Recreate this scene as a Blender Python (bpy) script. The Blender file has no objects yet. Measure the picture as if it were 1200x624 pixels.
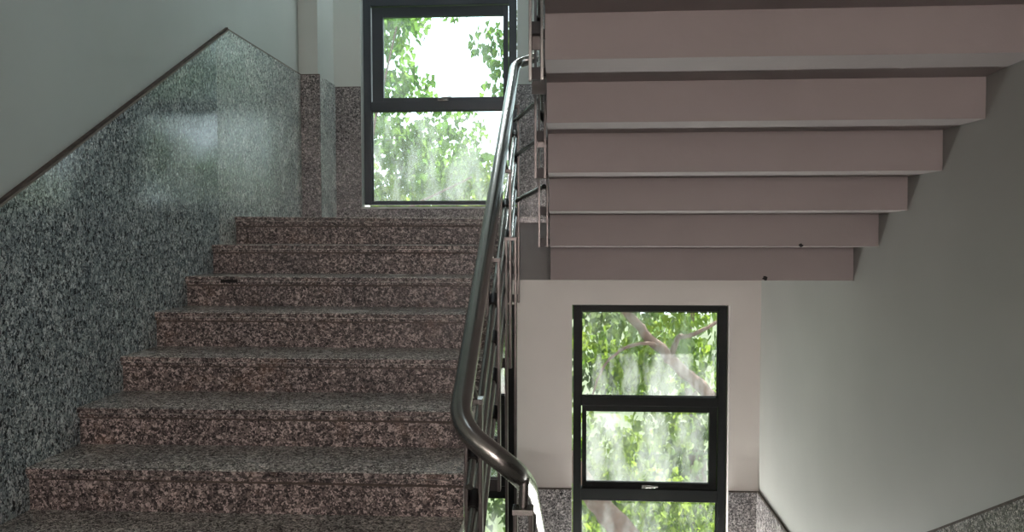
import bpy, math, random
from mathutils import Vector, Matrix
C = bpy.context.scene
col = C.collection
R = random.Random(7)

# ---------------------------------------------------------------- helpers
class MB:
    def __init__(s): s.v = []; s.f = []; s.smooth = []
    def poly(s, vs, fs, smooth=False):
        b = len(s.v); s.v += [tuple(p) for p in vs]
        s.f += [tuple(b+i for i in f) for f in fs]; s.smooth += [smooth]*len(fs)
        return s
    def box(s, x0, x1, y0, y1, z0, z1):
        vs = [(x, y, z) for x in (x0, x1) for y in (y0, y1) for z in (z0, z1)]
        return s.poly(vs, [(0,1,3,2),(4,6,7,5),(0,4,5,1),(2,3,7,6),(0,2,6,4),(1,5,7,3)])
    def prism(s, pts, a, b, axis='X', tilt=0.0):
        """closed outline pts extruded from a to b along an axis; for X the outline is (y,z)"""
        n = len(pts)
        area = sum(pts[i][0]*pts[(i+1)%n][1]-pts[(i+1)%n][0]*pts[i][1] for i in range(n))
        if area < 0: pts = pts[::-1]
        if axis == 'X': mk = lambda p, t, e: (t, p[0], p[1]+tilt*e)
        elif axis == 'Y': mk = lambda p, t, e: (p[0], t, p[1])
        else: mk = lambda p, t, e: (p[0], p[1], t)
        vs = [mk(p, a, 0) for p in pts] + [mk(p, b, 1) for p in pts]
        fs = [tuple(range(n))[::-1], tuple(range(n, 2*n))]
        fs += [(i, (i+1)%n, n+(i+1)%n, n+i) for i in range(n)]
        if axis == 'Y': fs = [f[::-1] for f in fs]
        return s.poly(vs, fs)
    def tube(s, pts, r, n=14, cap=True, flat=1.0):
        pts = [Vector(p) for p in pts]; m = len(pts)
        rr = r if isinstance(r, (list, tuple)) else [r]*m
        prev = None; vs = []
        for i, p in enumerate(pts):
            t = (pts[min(i+1, m-1)]-pts[max(i-1, 0)]).normalized()
            if prev is None:
                ref = Vector((0,0,1)) if abs(t.z) < .9 else Vector((1,0,0))
                u = t.cross(ref).normalized()
            else: u = (prev - t*prev.dot(t)).normalized()
            prev = u; w = t.cross(u)
            for k in range(n):
                a = 2*math.pi*k/n
                vs.append(p + u*math.cos(a)*rr[i] + w*math.sin(a)*rr[i]*flat)
        fs = [(i*n+k, i*n+(k+1)%n, (i+1)*n+(k+1)%n, (i+1)*n+k) for i in range(m-1) for k in range(n)]
        s.poly(vs, fs, True)
        if cap:
            s.poly(vs[:n], [tuple(range(n))[::-1]]); s.poly(vs[-n:], [tuple(range(n))])
        return s
    def build(s, name, m, parent=None, bevel=0, label=None):
        me = bpy.data.meshes.new(name); me.from_pydata(s.v, [], s.f)
        me.polygons.foreach_set('use_smooth', s.smooth)
        me.materials.append(m); me.update()
        o = bpy.data.objects.new(name, me); col.objects.link(o)
        if parent:
            o.parent = parent
            o.matrix_parent_inverse = Matrix.Translation(-parent.location)
        if bevel:
            b = o.modifiers.new('bevel', 'BEVEL'); b.width = bevel; b.segments = 2
            b.limit_method = 'ANGLE'; b.angle_limit = math.radians(40)
        if label: o['label'] = label
        return o
def empty(name, loc, label=None, cat=None, group=None, kind=None):
    o = bpy.data.objects.new(name, None); col.objects.link(o); o.location = loc
    o.empty_display_size = .1
    return tag(o, label, cat, group, kind)
def tag(o, label=None, cat=None, group=None, kind=None):
    if label: o['label'] = label
    if cat: o['category'] = cat
    if group: o['group'] = group
    if kind: o['kind'] = kind
    return o
def rounded(pts, rad, seg=6):
    """path through pts with its inner corners rounded"""
    pts = [Vector(p) for p in pts]; out = [pts[0]]
    for a, b, c in zip(pts, pts[1:], pts[2:]):
        d1 = (a-b); d2 = (c-b); r1 = min(rad, d1.length*.45); r2 = min(rad, d2.length*.45)
        p0 = b+d1.normalized()*r1; p2 = b+d2.normalized()*r2
        for i in range(seg+1):
            t = i/seg; out.append(p0*(1-t)**2 + b*2*t*(1-t) + p2*t*t)
    return out+[pts[-1]]

# ---------------------------------------------------------------- materials
def mat(name):
    m = bpy.data.materials.new(name); m.use_nodes = True
    nt = m.node_tree; nt.nodes.clear()
    return m, nt, nt.nodes.new('ShaderNodeOutputMaterial')
def N(nt, t, **k):
    n = nt.nodes.new('ShaderNode'+t)
    for a, b in k.items():
        if a in n.inputs: n.inputs[a].default_value = b
        else: setattr(n, a, b)
    return n
def ramp(nt, stops, interp='LINEAR'):
    r = nt.nodes.new('ShaderNodeValToRGB'); e = r.color_ramp.elements
    r.color_ramp.interpolation = interp
    while len(e) < len(stops): e.new(.5)
    for el, (p, c) in zip(e, stops): el.position = p; el.color = (*c, 1) if len(c) == 3 else c
    return r
def principled(name, c, rough=.5, metal=0, bump=0, bscale=40, var=0.06, vscale=2.0, spec=.5):
    m, nt, out = mat(name); L = nt.links.new
    p = N(nt, 'BsdfPrincipled'); p.inputs['Roughness'].default_value = rough
    p.inputs['Metallic'].default_value = metal; p.inputs['Specular IOR Level'].default_value = spec
    tc = N(nt, 'TexCoord'); no = N(nt, 'TexNoise', Scale=vscale, Detail=5.0)
    L(tc.outputs['Object'], no.inputs['Vector'])
    lo = tuple(x*(1-var) for x in c); hi = tuple(min(1, x*(1+var)) for x in c)
    rp = ramp(nt, [(.3, lo), (.7, hi)]); L(no.outputs['Fac'], rp.inputs['Fac'])
    L(rp.outputs['Color'], p.inputs['Base Color'])
    if bump:
        b2 = N(nt, 'TexNoise', Scale=bscale, Detail=3.0); L(tc.outputs['Object'], b2.inputs['Vector'])
        bp = N(nt, 'Bump', Strength=bump, Distance=.004); L(b2.outputs['Fac'], bp.inputs['Height'])
        L(bp.outputs['Normal'], p.inputs['Normal'])
    L(p.outputs['BSDF'], out.inputs['Surface'])
    return m
def granite(name, dark, mid, light, scale=70, rough=.2, stretch=(1,1,1), rot=0.0, wear=0, spec=.5):
    m, nt, out = mat(name); L = nt.links.new
    p = N(nt, 'BsdfPrincipled'); p.inputs['Roughness'].default_value = rough
    p.inputs['Specular IOR Level'].default_value = spec
    tc = N(nt, 'TexCoord'); mp = N(nt, 'Mapping')
    mp.inputs['Scale'].default_value = stretch; mp.inputs['Rotation'].default_value = (rot, 0, 0)
    L(tc.outputs['Object'], mp.inputs['Vector'])
    wn = N(nt, 'TexNoise', Scale=scale*.8, Detail=2.0); L(mp.outputs['Vector'], wn.inputs['Vector'])
    mx = N(nt, 'VectorMath', operation='MULTIPLY_ADD')
    mx.inputs[1].default_value = (.035,)*3
    L(wn.outputs['Color'], mx.inputs[0]); L(mp.outputs['Vector'], mx.inputs[2])
    vo = N(nt, 'TexVoronoi', Scale=scale); L(mx.outputs[0], vo.inputs['Vector'])
    sp = N(nt, 'SeparateColor'); L(vo.outputs['Color'], sp.inputs['Color'])
    rp = ramp(nt, [(0, dark), (.26, tuple(.5*(a+b) for a, b in zip(dark, mid))), (.42, mid), (.74, light),
                   (.93, tuple(min(1, x*1.25) for x in light))], 'CONSTANT')
    L(sp.outputs[0], rp.inputs['Fac'])
    fn = N(nt, 'TexNoise', Scale=scale*.85, Detail=4.0); fn.inputs['Distortion'].default_value = 1.2; L(mp.outputs['Vector'], fn.inputs['Vector'])
    fr = ramp(nt, [(.425, (.13,.13,.135)), (.475, (1.05,1.05,1.05))]); L(fn.outputs['Fac'], fr.inputs['Fac'])
    mul = N(nt, 'MixRGB', blend_type='MULTIPLY'); mul.inputs[0].default_value = .95
    L(rp.outputs['Color'], mul.inputs[1]); L(fr.outputs['Color'], mul.inputs[2])
    ln = N(nt, 'TexNoise', Scale=3.0, Detail=4.0); L(tc.outputs['Object'], ln.inputs['Vector'])
    lr = ramp(nt, [(.3, (.82,.82,.82)), (.7, (1.12,1.08,1.04))]); L(ln.outputs['Fac'], lr.inputs['Fac'])
    m2 = N(nt, 'MixRGB', blend_type='MULTIPLY'); m2.inputs[0].default_value = 1
    L(mul.outputs['Color'], m2.inputs[1]); L(lr.outputs['Color'], m2.inputs[2])
    last = m2.outputs['Color']
    if wear:                                   # rusty, worn patches with their own shape
        w = N(nt, 'TexNoise', Scale=5.0, Detail=6.0); w.inputs['Roughness'].default_value = .7
        L(tc.outputs['Object'], w.inputs['Vector'])
        wr = ramp(nt, [(.56, (0,0,0)), (.72, (1,1,1))]); L(w.outputs['Fac'], wr.inputs['Fac'])
        ws = N(nt, 'MixRGB', blend_type='MIX'); ws.inputs[2].default_value = (.21,.125,.075,1)
        sc = N(nt, 'Math', operation='MULTIPLY'); sc.inputs[1].default_value = wear
        L(wr.outputs['Color'], sc.inputs[0]); L(sc.outputs[0], ws.inputs[0]); L(last, ws.inputs[1])
        last = ws.outputs['Color']
    L(last, p.inputs['Base Color'])
    rr = ramp(nt, [(.3, (rough*.8,)*3), (.7, (rough*1.35,)*3)]); L(ln.outputs['Fac'], rr.inputs['Fac'])
    L(rr.outputs['Color'], p.inputs['Roughness'])
    L(p.outputs['BSDF'], out.inputs['Surface'])
    return m
def leaf_mat(name, c1, c2, tr=.6):
    m, nt, out = mat(name); L = nt.links.new
    tc = N(nt, 'TexCoord'); no = N(nt, 'TexNoise', Scale=3.5, Detail=3.0)
    L(tc.outputs['Object'], no.inputs['Vector'])
    rp = ramp(nt, [(.3, c1), (.7, c2)]); L(no.outputs['Fac'], rp.inputs['Fac'])
    d = N(nt, 'BsdfDiffuse'); t = N(nt, 'BsdfTranslucent')
    mx = N(nt, 'MixShader'); mx.inputs[0].default_value = tr
    L(rp.outputs['Color'], d.inputs['Color']); L(rp.outputs['Color'], t.inputs['Color'])
    L(d.outputs[0], mx.inputs[1]); L(t.outputs[0], mx.inputs[2]); L(mx.outputs[0], out.inputs['Surface'])
    return m
def glass_mat(name, lo, hi, tint=(1,1,1), seed=0.0, sx=9.0, sz=2.6):
    """old window glass with streaks of whitish dust that catch the sun"""
    m, nt, out = mat(name); L = nt.links.new
    tc = N(nt, 'TexCoord'); mp = N(nt, 'Mapping')
    mp.inputs['Scale'].default_value = (sx, 1, sz); mp.inputs['Rotation'].default_value = (0, .35, 0)
    mp.inputs['Location'].default_value = (seed, 0, seed)
    L(tc.outputs['Object'], mp.inputs['Vector'])
    no = N(nt, 'TexNoise', Scale=1.0, Detail=3.0); L(mp.outputs['Vector'], no.inputs['Vector'])
    rp = ramp(nt, [(.42, (lo,)*3), (.64, (hi,)*3)]); L(no.outputs['Fac'], rp.inputs['Fac'])
    tp = N(nt, 'BsdfTransparent', Color=(*tint, 1)); tl = N(nt, 'BsdfTranslucent', Color=(.78,.82,.84,1))
    gl = N(nt, 'BsdfGlossy', Color=(1,1,1,1), Roughness=.03)
    mx = N(nt, 'MixShader'); L(rp.outputs['Color'], mx.inputs[0]); L(tp.outputs[0], mx.inputs[1]); L(tl.outputs[0], mx.inputs[2])
    fr = N(nt, 'Fresnel', IOR=1.45); m2 = N(nt, 'MixShader')
    L(fr.outputs[0], m2.inputs[0]); L(mx.outputs[0], m2.inputs[1]); L(gl.outputs[0], m2.inputs[2])
    L(m2.outputs[0], out.inputs['Surface'])
    return m
def emit(name, c, s):
    m, nt, out = mat(name); e = N(nt, 'Emission', Color=(*c, 1), Strength=s)
    nt.links.new(e.outputs[0], out.inputs['Surface']); return m

M = dict(
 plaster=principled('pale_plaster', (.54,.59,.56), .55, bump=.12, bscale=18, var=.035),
 rightplaster=principled('shade_toned_plaster', (.36,.365,.345), .55, bump=.12, bscale=18, var=.04),  # same plaster as the other walls, dimmer light put into a darker colour
 farplaster=principled('far_plaster', (.66,.62,.59), .6, bump=.1, bscale=18, var=.035),
 soffit=principled('painted_concrete', (.31,.275,.27), .6, bump=.25, bscale=30, var=.06),
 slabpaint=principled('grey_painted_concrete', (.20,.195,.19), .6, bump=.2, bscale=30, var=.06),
 bounce_floor=granite('pale_bounce_floor', (.3,.29,.28), (.55,.54,.52), (.68,.67,.65), 110, .4),  # unseen floors and treads made pale to bounce light up to the soffits
 ceiling=principled('ceiling_paint', (.6,.6,.58), .8),
 g_wall=granite('polished_wall_granite', (.14,.18,.20), (.37,.45,.465), (.66,.75,.76), 140, .10, (1,.8,.5), .5, spec=.36),
 g_lit=granite('window_lit_granite', (.26,.30,.30), (.56,.64,.62), (.84,.92,.88), 140, .24, (1,.8,.5), .5, spec=.5),  # wall granite lightened, grazing window light put into the colour
 g_far=granite('far_wall_granite', (.08,.077,.08), (.25,.24,.245), (.48,.455,.455), 120, .22),
 g_step=granite('pinkish_step_granite', (.04,.033,.033), (.185,.158,.150), (.42,.365,.345), 108, .38, wear=.35, spec=.35),
 g_tread=granite('tread_granite', (.15,.145,.14), (.44,.43,.405), (.74,.72,.67), 130, .22, wear=.12),
 mortar=principled('mortar_and_lip_shade', (.075,.06,.05), .9, bump=.6, bscale=60, var=.35, vscale=25),  # beads are mortar; under the nosings it paints the lip shadow
 edge=principled('raw_granite_edge', (.22,.20,.175), .8, bump=.3, bscale=90, var=.2, vscale=40),
 frame=principled('dark_window_aluminium', (.004,.005,.005), .45, spec=.15, var=.1),
 frame_glare=principled('glare_toned_window_aluminium', (.034,.043,.052), .4, spec=.4, var=.1),  # dark frame colour lifted and blued, veiling glare painted in
 sill=principled('white_sill_render', (.62,.62,.60), .7, var=.08, vscale=12),
 steel=principled('brushed_stainless_steel', (.36,.35,.335), .24, 1, bump=.03, bscale=200, var=.08, vscale=9),
 steeldark=principled('dull_brown_steel', (.095,.088,.085), .34, 1, var=.18, vscale=14),
 black=principled('dark_fitting_metal', (.012,.010,.010), .45, .3, var=.2),
 chip=principled('black_chipped_hole', (.006,.006,.006), .9),
 bark=principled('brown_bark', (.095,.058,.042), .9, bump=.8, bscale=22, var=.35, vscale=9),
 leafa=leaf_mat('young_green_leaf', (.075,.145,.016), (.22,.30,.045)),
 leafb=leaf_mat('mid_green_leaf', (.05,.12,.025), (.16,.26,.05)),
 leafc=leaf_mat('far_green_leaf', (.06,.11,.03), (.13,.185,.065)),
 ground=principled('grassy_ground', (.04,.06,.02), .95, var=.3, vscale=.6),
 outer=principled('outside_render', (.5,.5,.47), .8),
 lamp=emit('hall_fill_glow', (1,.84,.80), 640),  # added fill from behind the camera for surfaces facing it
 fill_left=emit('left_fill_glow', (1,.98,.92), 50),  # added fill for the lower landing, out of view
 fill_floor=emit('floor_fill_glow', (1,1,.95), 640),  # added uplight for the stepped undersides, out of view
 fill_upper=emit('upper_fill_glow', (.88,.97,1), 150),  # added fill over the upper landing, out of view
 pin=principled('paint_scuff', (.85,.87,.85), .6),
)

# ---------------------------------------------------------------- key sizes (metres)
XL, XR = -1.985, 1.534            # wall cladding left, plaster right
DU, DLW = 6.257, 5.962            # far wall of the upper and the lower landing
ZL, ZB = 1.634, -1.62             # upper and lower landing level
ZT = 4.9
TH = .02

# ---------------------------------------------------------------- setting
def struct(mb, name, m, **k):
    return tag(mb.build(name, m, bevel=k.get('bevel', 0)), k.get('label'), kind='structure')
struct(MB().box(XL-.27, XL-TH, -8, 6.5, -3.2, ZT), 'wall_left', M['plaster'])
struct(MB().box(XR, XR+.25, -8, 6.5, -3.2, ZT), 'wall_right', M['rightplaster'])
struct(MB().box(XL-.27, XR+.25, -8.2, -8, -3.2, ZT), 'wall_back', M['plaster'])
# pilaster standing in the left corner of the upper landing
struct(MB().box(XL-TH, -1.855, 5.839, DU+.02, 2.74, ZT), 'wall_pilaster', M['plaster'])

def wall_with_holes(name, y0, y1, z0, z1, holes, m):
    mb = MB(); xs = [XL-TH] + [v for h in holes for v in h[:2]] + [XR]
    for i in range(0, len(xs), 2): mb.box(xs[i], xs[i+1], y0, y1, z0, z1)
    for (a, b, c, d) in holes:
        mb.box(a, b, y0, y1, z0, c); mb.box(a, b, y0, y1, d, z1)
    return struct(mb, name, m)
UP = [(-1.630, -.350, 1.742, 4.20), (.12, 1.30, 1.742, 4.20)]
LO = [(-1.630, -.350, -1.40, .968), (.094, 1.300, -1.40, .968)]
wall_with_holes('wall_far', DU, DU+.26, 1.277, ZT, UP, M['plaster'])
wall_with_holes('wall_far_lower', DLW, DLW+.28, -3.2, 1.277, LO, M['farplaster'])

# upper landing slab (deeper in front of the right flight), granite floor on top, cap along the well
lb = MB()
lb.box(XL, -.36, 4.66, DU, 1.277, ZL-.03).box(-.36, -.05, 4.47, DU, 1.255, ZL-.045).box(-.05, XR, 4.171, DU, 1.277, ZL-.045)
struct(lb, 'landing_slab', M['slabpaint'])
struct(MB().box(XL, XR, 4.91, DU, ZL-.03, ZL-.001), 'landing_floor', M['g_tread'])
struct(MB().box(-.36, XR, 4.45, 4.909, ZL-.045, ZL-.018), 'landing_edge', M['g_far'])
struct(MB().box(XL, XR, 4.65, DLW, ZB-.3, ZB), 'landing_floor_lower', M['bounce_floor'])
struct(MB().box(XL, XR, -8, 1.76, -.3, 0).box(-.36, XR, 1.76, 2.0, -.3, 0), 'floor', M['bounce_floor'])
struct(MB().box(XL, XR, -8, DLW, -3.4, -3.2), 'floor_basement', M['g_tread'])
struct(MB().box(XL-.27, XR+.25, -8.2, 1.25, 3.0, 3.3), 'ceiling', M['ceiling'])
struct(MB().box(XL-.27, XR+.25, 1.25, 6.5, ZT, ZT+.2), 'ceiling_upper', M['ceiling'])
struct(MB().prism([(1.25,3.0),(1.76,3.0),(4.6,4.5),(6.257,4.5),(6.257,4.9),(1.25,4.9)], XL-TH, -.36), 'ceiling_stair', M['ceiling'])

def spot(cx, y, cz, s, seed, parent):
    r = random.Random(seed); n = 9
    ps = [(cx+s*math.cos(2*math.pi*k/n)*r.uniform(.6,1.2), cz+s*.8*math.sin(2*math.pi*k/n)*r.uniform(.6,1.2)) for k in range(n)]
    MB().prism(ps, y-.003, y+.004, 'Y').build('chipped_spot', M['chip'], parent, label='small black chip')

# ---------------------------------------------------------------- granite wall cladding
def top_left(y):
    P = [(-3,1.1),(1.70,1.1),(2.613,1.624),(3.159,1.940),(4.546,2.743),(5.83,2.735)]
    for (a, b), (c, d) in zip(P, P[1:]):
        if a <= y <= c: return b+(d-b)*(y-a)/(c-a)
clad = empty('granite_cladding', (XL-.01, 4.0, 0), 'tall polished grey granite cladding rising along the left stair wall', 'wall cladding', kind='structure')
J = [-3,-1.8,-.6,.6,1.25,1.87,2.49,3.114,3.728,4.372,5.819]
for a, b in zip(J, J[1:]):
    ks = [a+.0015]+[k for k in (1.70, 2.613, 3.159, 4.546) if a < k < b]+[b-.0015]
    top = [(k, top_left(k)) for k in ks]
    MB().prism([(b-.0015, -.3 if a < 4 else 1.2), (a+.0015, -.3 if a < 4 else 1.2)]+top, XL-TH, XL).build('granite_panel', M['g_lit' if a > 4.3 else 'g_wall'], clad)  # panel nearest the window takes the painted-in window light
tp = [(y, top_left(y)) for y in (-3, 1.70, 2.613, 3.159, 4.546, 5.82)]
def strip(pts, lo, hi): return [(y, z+lo) for y, z in pts]+[(y, z+hi) for y, z in pts[::-1]]
MB().prism(strip(tp, .0002, .009), XL-TH, XL+.001).build('panel_edge', M['edge'], clad)
MB().prism(strip(tp[:5], .009, .020), XL-TH, XL-.004).build('mortar_bead', M['mortar'], clad, label='rough dark brown mortar line along the sloping top edge')
MB().prism(strip(tp[4:], .009, .014), XL-TH, XL-.006).build('mortar_bead', M['mortar'], clad)
# pilaster and far wall of the upper landing
c2 = empty('granite_cladding', (-1.8, 6.2, ZL), 'waist high granite cladding around the pilaster and under the upper window', 'wall cladding', kind='structure')
MB().box(XL+.001, -1.838, 5.819, 5.839, ZL, 2.735).build('granite_panel', M['g_far'], c2)
MB().box(-1.855, -1.838, 5.840, DU-.021, ZL, 2.733).build('granite_panel', M['g_lit'], c2)
MB().box(-1.838, -1.632, DU-.02, DU, ZL, 2.717).build('granite_panel', M['g_far'], c2)
MB().box(-1.632, -.352, DU-.02, DU, ZL, 1.725).build('granite_panel', M['g_far'], c2)
MB().box(-.352, .118, DU-.02, DU, ZL, 2.717).build('granite_panel', M['g_far'], c2)
MB().box(.118, 1.302, DU-.02, DU, ZL, 1.725).build('granite_panel', M['g_far'], c2)
MB().box(1.302, XR, DU-.02, DU, ZL, 2.717).build('granite_panel', M['g_far'], c2)
MB().box(XL, -1.838, 5.819, 5.839, 2.735, 2.742).build('mortar_bead', M['mortar'], c2)
MB().box(-1.838, -1.632, DU-.016, DU, 2.717, 2.723).build('mortar_bead', M['mortar'], c2)
MB().box(-.352, .118, DU-.016, DU, 2.717, 2.723).build('mortar_bead', M['mortar'], c2)
# lower landing
c3 = empty('granite_cladding', (1.0, 5.9, ZB), 'granite cladding under and beside the lower window', 'wall cladding', kind='structure')
for x0, x1, z1 in [(XL, -1.632, -.49), (-1.632, -.352, -1.42), (-.352, .092, -.485), (.092, 1.302, -1.42), (1.302, XR, -.481)]:
    MB().box(x0+.001, x1-.001, DLW-.02, DLW, ZB, z1).build('granite_panel', M['g_far'], c3)
    if z1 > -1: MB().box(x0, x1, DLW-.017, DLW, z1, z1+.007).build('mortar_bead', M['mortar'], c3)
spot(.012, DLW-.02, -.517, .014, 5, c3)
c4 = empty('granite_cladding', (XR-.01, 4, ZB), 'granite cladding stepping down along the right wall', 'wall cladding', kind='structure')
RT = [(-3,1.1),(1.78,1.1),(2.607,.646),(3.166,.317),(4.60,-.50),(DLW-.02,-.479)]
def top_right(y):
    for (a, b), (c, d) in zip(RT, RT[1:]):
        if a <= y <= c: return b+(d-b)*(y-a)/(c-a)
J = [-3,-1.2,0,1.2,1.8,2.4,3.0,3.6,4.2,4.8,5.4,DLW-.02]
for a, b in zip(J, J[1:]):
    ks = [a+.0015]+[k for k, _ in RT if a < k < b]+[b-.0015]
    MB().prism([(b-.0015, ZB), (a+.0015, ZB)]+[(k, top_right(k)) for k in ks], XR-TH, XR).build('granite_panel', M['g_far'], c4)
MB().prism(strip(RT, .0002, .012), XR-.017, XR).build('mortar_bead', M['mortar'], c4)

# ---------------------------------------------------------------- stairs
def tread_profile(y0, y1, z, th=.04):
    p = [(y1, z-th), (y0+.006, z-th), (y0+.006, z-.0265), (y0+.012, z-.0265), (y0+.012, z-.0225), (y0, z-.0225), (y0, z-.005), (y0+.005, z)]
    for g in (.030, .048, .066, .084):
        p += [(y0+g, z), (y0+g+.001, z-.0025), (y0+g+.005, z-.0025), (y0+g+.006, z)]
    return p+[(y1, z)]
st = empty('staircase', (-1.15, 1.76, 0), 'pinkish speckled granite flight climbing left to the upper window', 'stairs')
NOS = [(4.583,1.631,1.614),(4.266,1.465,1.461),(3.949,1.303,1.298),(3.633,1.146,1.144),(3.333,.976,.977),(3.012,.817,.822),(2.702,.661,.670),
       (2.385,.498,.505),(2.07,.335,.34),(1.76,.17,.172)]
SX1 = -.345
for i, (y, zl, zr) in enumerate(NOS):
    yb = NOS[i-1][0]+.022 if i else 4.91
    MB().prism(tread_profile(y, yb, zl), XL+.001, SX1, tilt=zr-zl).build('tread', M['g_tread'] , st, bevel=0)
    zb = NOS[i+1][1] if i < 9 else 0
    zbr = NOS[i+1][2] if i < 9 else 0
    MB().prism([(y+.016, zb), (y+.036, zb), (y+.036, zl-.04), (y+.016, zl-.04)], XL+.001, SX1-.004, tilt=min(zr-zl, zbr-zb)).build('riser', M['g_step'], st)
    MB().box(XL+.002, SX1-.002, y+.0125, y+.0158, min(zl, zr)-.047, min(zl, zr)-.0395).build('lip_shade_strip', M['mortar'], st)  # dark strip standing in for the shadow under the lip
    # front strip glued under the nosing lip: pinkish like the risers
    MB().prism([(y-.0022, zl-.0222), (y+.001, zl-.0222), (y+.001, zl-.003), (y-.0022, zl-.003)], XL+.001, SX1, tilt=zr-zl).build('nosing_strip', M['g_step'], st)
    MB().prism([(y+.004, zl-.0405), (y+.007, zl-.0405), (y+.007, zl-.0268), (y+.004, zl-.0268)], XL+.001, SX1, tilt=zr-zl).build('lower_nosing_strip', M['g_step'], st)
body = []
for i in range(9, -1, -1):
    y, zl, zr = NOS[i]
    body += [(y+.036, (NOS[i+1][1] if i < 9 else 0)-.045), (y+.036, zl-.05)]
body += [(4.655, NOS[0][1]-.05), (4.655, 1.277)]
for i in range(0, 9):
    y, zl, zr = NOS[i]; z = NOS[i+1][1]-.20
    body += [(y+.18, z), (y-.12, z), ]
body += [(2.02, -.045)]
MB().prism(body, XL+.001, SX1-.03).build('stair_body', M['soffit'], st, label='painted concrete underside and side of the flight')
MB().box(-1.790,-1.700,3.943,3.9472,1.270,1.2855).poly([(-1.765,3.944,1.288),(-1.72,3.944,1.289),(-1.745,3.946,1.262)],[(0,1,2)]).build('chipped_spot', M['chip'], st, label='small black chip in the nosing edge')

# flight going up on the right, seen from below
up = empty('staircase', (.74, 4.1, 1.6), 'flight above on the right seen from its stepped pinkish painted underside', 'stairs')
FB = [(4.119,1.277),(3.809,1.464),(3.507,1.630),(3.201,1.781),(2.895,1.944),(2.585,2.110),(2.275,2.275),(1.965,2.44),(1.655,2.605),(1.345,2.77)]
TP = [1.453,1.622,1.779,1.944,2.095,2.263,2.43,2.595,2.76,2.925]
lo = []
for k in range(10):
    lo += [(FB[k][0], FB[k][1]), (FB[k][0], TP[k])]
    if k < 9: lo += [(FB[k+1][0], FB[k+1][1])] if abs(TP[k]-FB[k+1][1]) < .0 else []
prof = [(4.16, 1.277)]+lo[:]
# clean stepped outline: near edge of each tread underside sits at the foot of the next face
prof = [(4.17, 1.277)]
for k in range(10):
    prof += [(FB[k][0], FB[k][1]), (FB[k][0]+.004, TP[k])]
prof += [(1.26, 2.925), (1.26, 3.2)]
z = 3.2
for k in range(9, -1, -1):
    yk = 4.05-.31*k
    zt = ZL-.05+.163*(k+1)
    prof += [(yk-.31 if k < 9 else 1.26, zt), (yk, zt)]
prof += [(4.05, ZL-.05), (4.17, ZL-.05)]
MB().prism(prof, -.052, XR-.001).build('stair_body', M['soffit'], up, bevel=.0025)
for k in range(10):
    yk = 4.05-.31*k; zt = ZL-.05+.163*(k+1)
    MB().prism([(yk+.02, zt+.002), (yk-.32, zt+.002), (yk-.32, zt+.04), (yk+.02, zt+.04)], -.045, XR-.001).build('tread', M['g_tread'], up)
    MB().box(-.045, XR-.001, yk+.001, yk+.016, zt-.16, zt+.001).build('riser', M['g_step'], up)
spot(1.078, 4.119, 1.290, .016, 1, up); spot(1.165, 3.809, 1.470, .011, 2, up)

# flight going down on the right
dn = empty('staircase', (.74, 2.0, -1.6), 'granite flight going down on the right toward the lower landing', 'stairs')
for k in range(10):
    y = 2.0+.2944*k; zt = -.162*(k+1)
    if k < 9:
        MB().prism([(y-.02, zt), (y+.2944+.02, zt), (y+.2944+.02, zt-.04), (y-.02, zt-.04)], -.045, XR-TH-.001).build('tread', M['bounce_floor'], dn)  # unseen treads kept pale as added bounce for the undersides above
    MB().box(-.045, XR-TH-.001, y-.016, y, max(zt+.002, ZB+.001), zt+.122).build('riser', M['g_step'], dn)
pr = []
for k in range(9): pr += [(2.0+.2944*k, -.162*(k+1)-.045), (2.0+.2944*(k+1)-.017, -.162*(k+1)-.045)]
pr += [(4.649, -1.66), (4.649, ZB-.28), (4.3, ZB-.28), (2.0, -.45), (2.0, -.21)]
MB().prism(pr, -.06, XR-TH-.002).build('stair_body', M['soffit'], dn)

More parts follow.
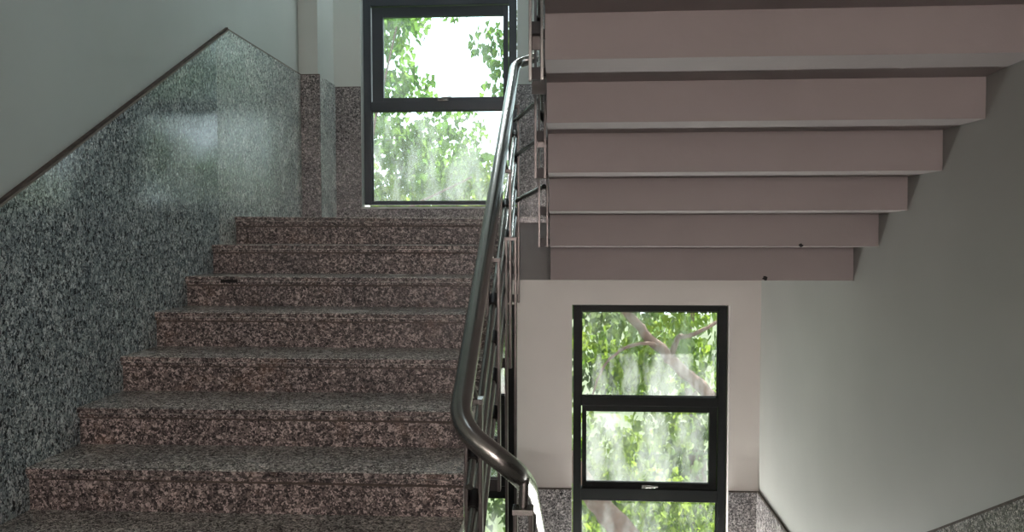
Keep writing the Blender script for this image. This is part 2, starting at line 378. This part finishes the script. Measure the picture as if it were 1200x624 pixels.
# ---------------------------------------------------------------- windows
def window(name, x0, x1, zs, d, panes, sash_z, gmats, label, sashx, fm='frame', handle=True, fw=.062):
    """frame outline x0..x1 and zs[0]..zs[-1]; d = inner face of the frame; sash_z = opening of the hinged sash"""
    w = empty(name, ((x0+x1)/2, d, zs[0]), label, 'window', kind='structure')
    z0, z1 = zs[0], zs[-1]
    f = MB()
    f.box(x0, x0+fw, d, d+.075, z0, z1).box(x1-fw, x1, d, d+.075, z0, z1)
    f.box(x0+fw, x1-fw, d, d+.075, z0, z0+.03).box(x0+fw, x1-fw, d, d+.075, z1-.045, z1)
    for a, b in sash_z[2]: f.box(x0+fw, x1-fw, d, d+.075, a, b)
    f.build('window_frame', M[fm], w, bevel=.003)
    for k, (a, b) in enumerate(panes):
        MB().box(x0+fw-.004, x1-fw+.004, d+.048, d+.053, a-.004, b+.004).build('window_pane', gmats[k], w)
        g = MB()  # slim glazing bead round the pane
        g.box(x0+fw, x0+fw+.008, d+.03, d+.047, a, b).box(x1-fw-.008, x1-fw, d+.03, d+.047, a, b)
        g.box(x0+fw+.008, x1-fw-.008, d+.03, d+.047, a, a+.006).box(x0+fw+.008, x1-fw-.008, d+.03, d+.047, b-.006, b)
        g.build('glazing_bead', M[fm], w)
    a, b = sash_z[:2]; sx0, sx1 = x0+fw+.009, x1-fw-.006; gx0, gx1 = sashx
    gz0, gz1 = sash_z[3]
    s = MB(); y0, y1 = d+.012, d+.058
    s.box(sx0, gx0, y0, y1, a+.004, b-.009).box(gx1, sx1, y0, y1, a+.004, b-.009)
    s.box(gx0, gx1, y0, y1, a+.004, gz0).box(gx0, gx1, y0, y1, gz1, b-.009)
    so = s.build('window_sash', M[fm], w, bevel=.003)
    MB().box(gx0-.004, gx1+.004, d+.038, d+.043, gz0-.004, gz1+.004).build('sash_pane', gmats[-1], so)
    if handle:
        h = MB(); cx = (gx0+gx1)/2; hz = (a+gz0)/2
        h.box(cx-.045, cx+.045, d-.004, d+.012, hz-.012, hz+.012)
        h.tube([(cx-.02, d-.002, hz), (cx-.02, d-.03, hz+.003), (cx+.02, d-.036, hz+.010), (cx+.075, d-.036, hz+.012)], .007, 8)
        h.build('window_handle', M['steel'], so, bevel=.001, label='small steel latch handle')
    return w
GU = [glass_mat('hazy_glass_upper', .05, .16, (.97,1,1), 1.3), glass_mat('dusty_glass_top', .02,.05,(.97,1,1), 5.1), glass_mat('clear_glass_sash', .02, .05, (.95,1,1), 2.7)]
GL = [glass_mat('streaked_glass_low', .02, .14, (1,1,.99), 8.2), glass_mat('streaked_glass_top', .01, .22, (1,1,.99), 3.9, 7, 2.0), glass_mat('streaked_glass_sash', .03, .24, (1,1,.99), 6.4, 6, 2.2)]
def upwin(name, x0, x1, label):
    return window(name, x0, x1, (1.757, 4.18), DU+.043, [(1.787, 2.531), (3.52, 4.135)],
           (2.600, 3.385, [(2.531, 2.606), (3.385, 3.52)], (2.640, 3.297)), GU, label, (x0+.163, x1-.108), 'frame_glare')
def lowwin(name, x0, x1, label):
    return window(name, x0, x1, (-1.39, .958), DLW+.048, [(-1.36, -.590), (.240, .908)],
           (-.500, .175, [(-.590, -.492), (.167, .240)], (-.443, .119)), GL, label, (x0+.104, x1-.124))
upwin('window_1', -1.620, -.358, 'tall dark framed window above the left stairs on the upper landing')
lowwin('window_2', .104, 1.290, 'dark three pane window on the lower landing at right')
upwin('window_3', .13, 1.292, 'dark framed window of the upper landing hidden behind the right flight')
lowwin('window_4', -1.620, -.358, 'dark framed window on the lower landing behind the railing')
for x0, x1 in [(-1.630, -.350), (.12, 1.30)]:
    struct(MB().box(x0, x1, DU-.024, DU+.26, 1.727, 1.7425), 'window_sill', M['sill'])
for x0, x1 in [(-1.630, -.350), (.094, 1.30)]:
    struct(MB().box(x0, x1, DLW-.024, DLW+.28, -1.415, -1.3995), 'window_sill', M['sill'])

# ---------------------------------------------------------------- railings
W2 = .055      # width of a double-bar post
def post(px, y, zb, zt, ztop, parent, rods=(), m='steeldark', fix='right', slope=0.0, rodx=None, hand=None):
    p = MB()
    for s in (-1, 1):
        a = px+s*W2/2
        p.box(min(a, a-s*.012), max(a, a-s*.012), y-.02, y+.02, zb, zt)
    po = p.build('post', M[m], parent, bevel=.0015)
    MB().box(px-W2/2-.002, px+W2/2+.002, y-.024, y+.024, zt-.004, zt+.012).build('post_cap', M['steel' if y < 2.5 else m], po, bevel=.0015)
    if hand:
        MB().tube([(px, y, zt+.01), (hand[0], y, hand[1])], .014, 10).build('support_pin', M['steel'], po)
    for z in (zb+.025, zb+.19):
        MB().box(px-W2/2+.0121, px+W2/2-.0121, y-.019, y+.019, z-.022, z+.022).build('spacer_block', M['black'], po)
    if fix == 'front': return po
    sx = (px+W2/2, px+.058) if fix == 'right' else (px-.10, px-W2/2)
    for z in (zb+.03, zb+.17): MB().box(*sx, y-.015, y+.015, z-.015, z+.015).build('bracket', M['black'], po)
    return po
def rail_rods(px, ya, yb, za_f, offs, parent, posts, r=.0125):
    for o in offs:
        MB().tube([(px, ya, za_f(ya)+o), (px, (ya+yb)/2, za_f((ya+yb)/2)+o), (px, yb, za_f(yb)+o)], r, 10).build('rail_rod', M['steel'], parent)
        for y in posts:
            sl = (za_f(yb)-za_f(ya))/(yb-ya); z = za_f(y)+o
            MB().tube([(px, y-.03, z-.03*sl), (px, y+.03, z+.03*sl)], .0165, 10).build('rod_collar', M['black'], parent)
# left flight
XH, XP = -.280, -.262
hl = lambda y: 1.08+.572*(y-2.2)
r1 = empty('stair_railing', (XP, 1.9, .2), 'long stainless steel railing of the left flight with thick bent handrail', 'railing')
path = rounded([(-.10, 4.80, 2.64), (XH, 4.80, hl(4.80)+.02), (XH, 2.09, hl(2.09)), (-.118, 2.03, .885), (-.112, 2.12, .86), (-.108, 2.4, .70)], .075, 7)
path = rounded([(-.10, 4.80, 2.63), (XH, 4.82, hl(4.82)), (XH, 2.07, hl(2.07)), (-.125, 2.03, .900), (-.104, 2.30, .775), (-.1, 2.44, .705)], .09, 8)
MB().tube(path, .0305, 24).build('handrail', M['steel'], r1)
pl = [2.30, 3.0, 3.7, 4.45]
for y in pl:
    zs = 1.634+.52*(y-4.583)
    zb = max(zs-.30, .02) if y < 4.4 else 1.124
    post(XP, y, zb, hl(y)-.115, 0, r1, fix='left' if y < 4.4 else 'front', hand=(XH, hl(y)-.02))
post(-.228, 3.55, -.75, 1.50, 0, r1, fix='front')
rail_rods(XP, 2.18, 4.47, hl, (-.27, -.42, -.57, -.72), r1, pl)
for (z0, z1) in [(2.175, 2.25), (1.972, 2.045), (1.713, 1.775)]:
    MB().tube([(XP, 4.45, z0), (-.085, 4.06, z1)], .0125, 10).build('rail_rod', M['steel'], r1)
# curved lower end of the rods of the left flight down to the newel
# right flight going up
XQ = -.084
hu = lambda y: 2.62-.53*(y-4.80)
r2 = empty('stair_railing', (XQ, 4.05, 1.45), 'stainless steel railing climbing along the underside flight at right', 'railing')
MB().tube(rounded([(-.10, 4.80, 2.63), (-.095, 4.74, 2.66), (XQ, 3.0, hu(3.0)), (XQ, 1.4, hu(1.4))], .04), .0305, 20).build('handrail', M['steel'], r2)
pu = [4.05, 3.45, 2.85, 2.25, 1.65]
for y in pu: post(XQ-.005, y, 1.455+.53*(4.05-y), hu(y)-.115, 0, r2, m='steel' if y < 3 else 'steeldark', fix='right', hand=(XQ, hu(y)-.02))
rail_rods(XQ-.005, 4.1, 1.5, hu, (-.27, -.42, -.57, -.72, -.87), r2, pu)
# plates on the up railing
for (y, z) in [(2.9, 2.245), (3.2, 2.135), (3.5, 1.95)]:
    MB().box(XQ-.034, XQ+.024, y-.03, y-.021, z-.035, z+.035).build('joint_plate', M['steeldark'], r2, bevel=.001)
# right flight going down
XD = -.103
hd = lambda y: .775-.52*(y-2.30)
r3 = empty('stair_railing', (XD, 2.12, -.2), 'stainless steel railing of the down flight starting below the handrail bend', 'railing')
MB().tube([(-.1, 2.45, .70), (-.098, 3.5, hd(3.5)), (-.096, 4.72, hd(4.72))], .0295, 20).build('handrail', M['steel'], r3)
pd = [2.12, 2.8, 3.5, 4.2]
for y in pd: post(XD, y, -.16-.52*(y-1.95), hd(y)-.115, 0, r3, fix='right', hand=(XD+.004, hd(y)-.02))
rail_rods(XD, 2.1, 4.6, hd, (-.27, -.42, -.57, -.72), r3, pd)

# ---------------------------------------------------------------- marks on the left wall
MB().tube([(XL-TH+.001, 4.35, 2.423), (XL-TH+.001, 4.362, 2.40), (XL-TH+.001, 4.40, 2.43), (XL-TH+.001, 4.412, 2.39)], .0035, 6).build('paint_scuff', M['pin'])
tag(bpy.data.objects['paint_scuff'], 'small white scuff on the plaster above the sloping granite', 'scuff mark')

# ---------------------------------------------------------------- added fill lights, all out of view
def fill_light(loc, length, wall, label, m, side=1):
    x, y, z = loc; e = empty('wall_fill_light' if wall else 'ceiling_fill_light', loc, label, 'light')
    b = MB()
    if wall: b.box(x-length/2-.05, x+length/2+.05, min(y, y-side*.034), max(y, y-side*.034), z-.04, z+.04)
    else: b.box(x-length/2-.05, x+length/2+.05, y-.04, y+.04, z-.018, z)
    b.build('fill_housing', M['sill'], e, bevel=.004)
    d = (0, .030*side, 0) if wall else (0, 0, -.032)
    MB().tube([(x-length/2, y+d[1], z+d[2]), (x+length/2, y+d[1], z+d[2])], .013, 12).build('fill_tube', m, e)
    return e
for x, z, t in ((.45, 1.3, 'lowest'), (.45, 1.8, 'middle'), (.45, 2.3, 'topmost')):
    fill_light((x, -7.965, z), 1.5, True, t+' of three stacked fill lights added on the back wall of the hall', M['lamp'])
fill_light((-.95, 6.14, 4.499), 1.2, False, 'added fill light on the ceiling over the upper landing', M['fill_upper'])
fill_light((.70, DLW-.055, -1.52), 1.3, True, 'added uplight at the foot of the lower landing wall under the window', M['fill_floor'], -1)
e = empty('wall_fill_light', (XL+.01, 5.1, .35), 'added fill light low on the left wall of the lower landing', 'light')
MB().box(XL-TH, XL+.035, 4.45, 5.75, .31, .39).build('fill_housing', M['sill'], e, bevel=.004)
MB().tube([(XL+.055, 4.5, .35), (XL+.055, 5.7, .35)], .013, 12).build('fill_tube', M['fill_left'], e)

# ---------------------------------------------------------------- outdoors
def heart(mb, c, s, r):
    d = Vector((r.gauss(0,.5), r.gauss(0,.5), -1)).normalized()        # tip hangs down
    sd = Vector((r.gauss(0,1), r.gauss(0,1), 0)).cross(d).normalized()
    n = d.cross(sd)
    k = r.uniform(.05, .22)
    P = [(0,0,0), (-.10,.30,k), (.12,.47,k), (.50,.36,k*.7), (1.15,0,-.05), (.50,-.36,k*.7), (.12,-.47,k), (-.10,-.30,k), (.5,0,0)]
    vs = [c+(d*a+sd*b+n*e)*s for a, b, e in P]
    mb.poly(vs, [(0,1,2,8), (8,2,3,4), (0,8,6,7), (8,4,5,6)])
def crown(name, m, clusters, n, size, parent, seed):
    r = random.Random(seed); mb = MB()
    tot = sum(c[3]**2 for c in clusters)
    for (x, y, z, q) in clusters:
        for _ in range(int(n*q*q/tot)):
            v = Vector((r.gauss(0,1), r.gauss(0,1), r.gauss(0,1)))
            v = v.normalized()*q*r.random()**.5
            heart(mb, Vector((x, y, z))+Vector((v.x, v.y*.8, v.z*.8)), size*r.uniform(.7,1.25), r)
    return tag(mb.build(name, m, parent), kind='stuff')
def limb(name, pts, r0, r1, parent, wob=.03, seed=1, m='bark'):
    r = random.Random(seed); P = rounded(pts, .6, 5); n = len(P)
    P = [p+Vector((r.uniform(-wob,wob), r.uniform(-wob,wob), r.uniform(-wob,wob)))*.6 for p in P]
    rad = [(r0+(r1-r0)*i/(n-1))*r.uniform(.93,1.08) for i in range(n)]
    return MB().tube(P, rad, 12).build(name, M[m], parent)
GZ = -6.0
struct(MB().box(-40, 40, 6.6, 70, GZ-.3, GZ), 'ground', M['ground'])

t1 = empty('tree', (2.6, 8.6, GZ), 'nearest tree with pinkish brown limb crossing the lower window diagonally', 'tree')
limb('trunk', [(2.7,8.7,GZ),(2.55,8.6,-3.4),(2.1,8.45,-.70),(1.581,8.4,-.214),(1.332,8.4,.017),(1.072,8.4,.267),(.711,8.4,.647),(.2,8.5,1.35),(-.3,8.6,2.3)], .095, .035, t1, .02, 3)
limb('branch', [(1.20,8.4,.14),(1.282,8.42,.40),(1.356,8.45,.375),(1.511,8.45,.438),(1.738,8.5,.551),(2.4,8.8,1.0)], .032, .016, t1, .01, 4)
limb('branch', [(1.072,8.4,.267),(.98,8.3,.341),(.731,8.3,.311),(.519,8.3,.15),(.408,8.3,-.04),(.3,8.3,-.4)], .022, .010, t1, .008, 5)
t2 = empty('tree', (1.9, 8.1, GZ), 'thick leaning tree showing through the lowest pane', 'tree')
limb('trunk', [(2.2,8.2,GZ),(1.75,8.2,-3.6),(1.05,8.25,-2.15),(.62,8.3,-1.66),(.404,8.3,-1.42),(.10,8.3,-.95),(-1.0,8.4,.1),(-2.5,8.8,1.3),(-3.5,9.2,3.6)], .19, .05, t2, .02, 6)
limb('branch', [(-2.4,8.8,1.25),(-1.9,8.7,1.75),(-1.0,8.8,2.15)], .03, .010, t2, .02, 8)
limb('branch', [(-2.5,8.8,1.3),(-2.2,8.8,2.5),(-1.9,8.9,3.9)], .035, .010, t2, .02, 9)

def clus(seed, n, xr, yr, zr, q, skip=None):
    r = random.Random(seed); o = []
    while len(o) < n:
        c = (r.uniform(*xr), r.uniform(*yr), r.uniform(*zr), r.uniform(*q))
        if skip and skip(c): continue
        o.append(c)
    return o
# sky shows through a hole in the crowns in front of the upper window
def sky_hole(c):
    x, y, z, q = c; k = 6.257/y
    X, Z = x*k, 1.54+(z-1.54)*k
    return (-1.15 < X < -.72 and 2.65 < Z < 3.25) or (-.8 < X < -.2 and 2.4 < Z < 2.7) or (Z > 2.5 and r_(c) > .8)
def r_(c): return (math.sin(c[0]*12.9+c[2]*78.2)*43758.5) % 1
A = clus(11, 72, (-3.4, 3.4), (8.8, 10.2), (-3.5, 2.3), (.35, .6))
crown('foliage', M['leafa'], A, 16000, .075, t1, 21)
B = clus(12, 62, (-4.2, 1.4), (9.0, 11.0), (.8, 5.2), (.3, .55), sky_hole)
B += clus(18, 26, (-.3, 2.4), (9, 11), (2.0, 5.2), (.35, .55))
B += [(-.85,9.5,3.9,.30),(-.72,9.6,3.3,.28),(-1.3,9.5,4.3,.24),(-.66,9.4,3.6,.30),(-2.1,9.5,3.3,.35),(-2.2,9.6,3.9,.35),(-1.9,9.5,4.25,.30),(-1.55,9.4,3.1,.2),(-1.9,9.3,2.5,.4),(-1.4,9.3,2.2,.4),(-2.1,9.5,2.0,.4)]
crown('foliage', M['leafb'], B, 17000, .08, t2, 22)
fine = clus(14, 16, (-.6, 2.6), (7.6, 8.3), (.2, 1.9), (.2, .34))
t3 = empty('tree', (-4.6, 14, GZ), 'leafy tree farther off filling the gaps behind the near leaves', 'tree')
limb('trunk', [(-4.6,14,GZ),(-4.4,14.1,-3),(-4.0,14,0),(-3.4,14.4,2.2)], .22, .06, t3, .03, 31)
crown('foliage', M['leafc'], clus(15, 60, (-7, -.2), (12, 15.5), (-5, 3.4), (.6, 1.0)), 11000, .13, t3, 33)
t4 = empty('tree', (2.6, 15, GZ), 'broad pale green tree behind the lower window', 'tree')
limb('trunk', [(2.6,15,GZ),(2.7,15.1,-3),(2.4,15,-.5),(2.9,15.4,1.2)], .22, .06, t4, .03, 41)
crown('foliage', M['leafc'], clus(16, 75, (-.8, 6.0), (12, 16.0), (-6, 2.2), (.6, 1.0)), 14000, .13, t4, 43)

# ---------------------------------------------------------------- light
w = bpy.data.worlds.new('world'); C.world = w; w.use_nodes = True
nt = w.node_tree; bg = nt.nodes['Background']
bg.inputs['Color'].default_value = (.80, .93, 1.0, 1); bg.inputs['Strength'].default_value = 4.0
sun = bpy.data.lights.new('sun', 'SUN'); sun.energy = 22; sun.angle = .01; sun.color = (1, .96, .88)
so = bpy.data.objects.new('sun', sun); col.objects.link(so)
so.rotation_euler = Vector((.30, .58, .90)).to_track_quat('Z', 'Y').to_euler()   # high sun beyond the trees

# ---------------------------------------------------------------- camera
cam = bpy.data.cameras.new('camera'); co = bpy.data.objects.new('camera', cam); col.objects.link(co)
f, ya, pi_, ro = 900.0, .0628, .0454, -.0013
cam.sensor_width = 36; cam.lens = 36*f/1200; cam.clip_start = .05
right = Vector((math.cos(ya), math.sin(ya), 0))
fwd = Vector((-math.sin(ya)*math.cos(pi_), math.cos(ya)*math.cos(pi_), -math.sin(pi_)))
upv = right.cross(fwd)
r_2 = right*math.cos(ro)+upv*math.sin(ro); u_2 = upv*math.cos(ro)-right*math.sin(ro)
mw = Matrix((r_2, u_2, -fwd)).transposed().to_4x4(); mw.translation = (0, 0, 1.54)
co.matrix_world = mw
C.camera = co
C.view_settings.view_transform = 'Standard'; C.view_settings.look = 'None'
C.view_settings.gamma = 1; C.view_settings.use_curve_mapping = False
C.view_settings.exposure = 0
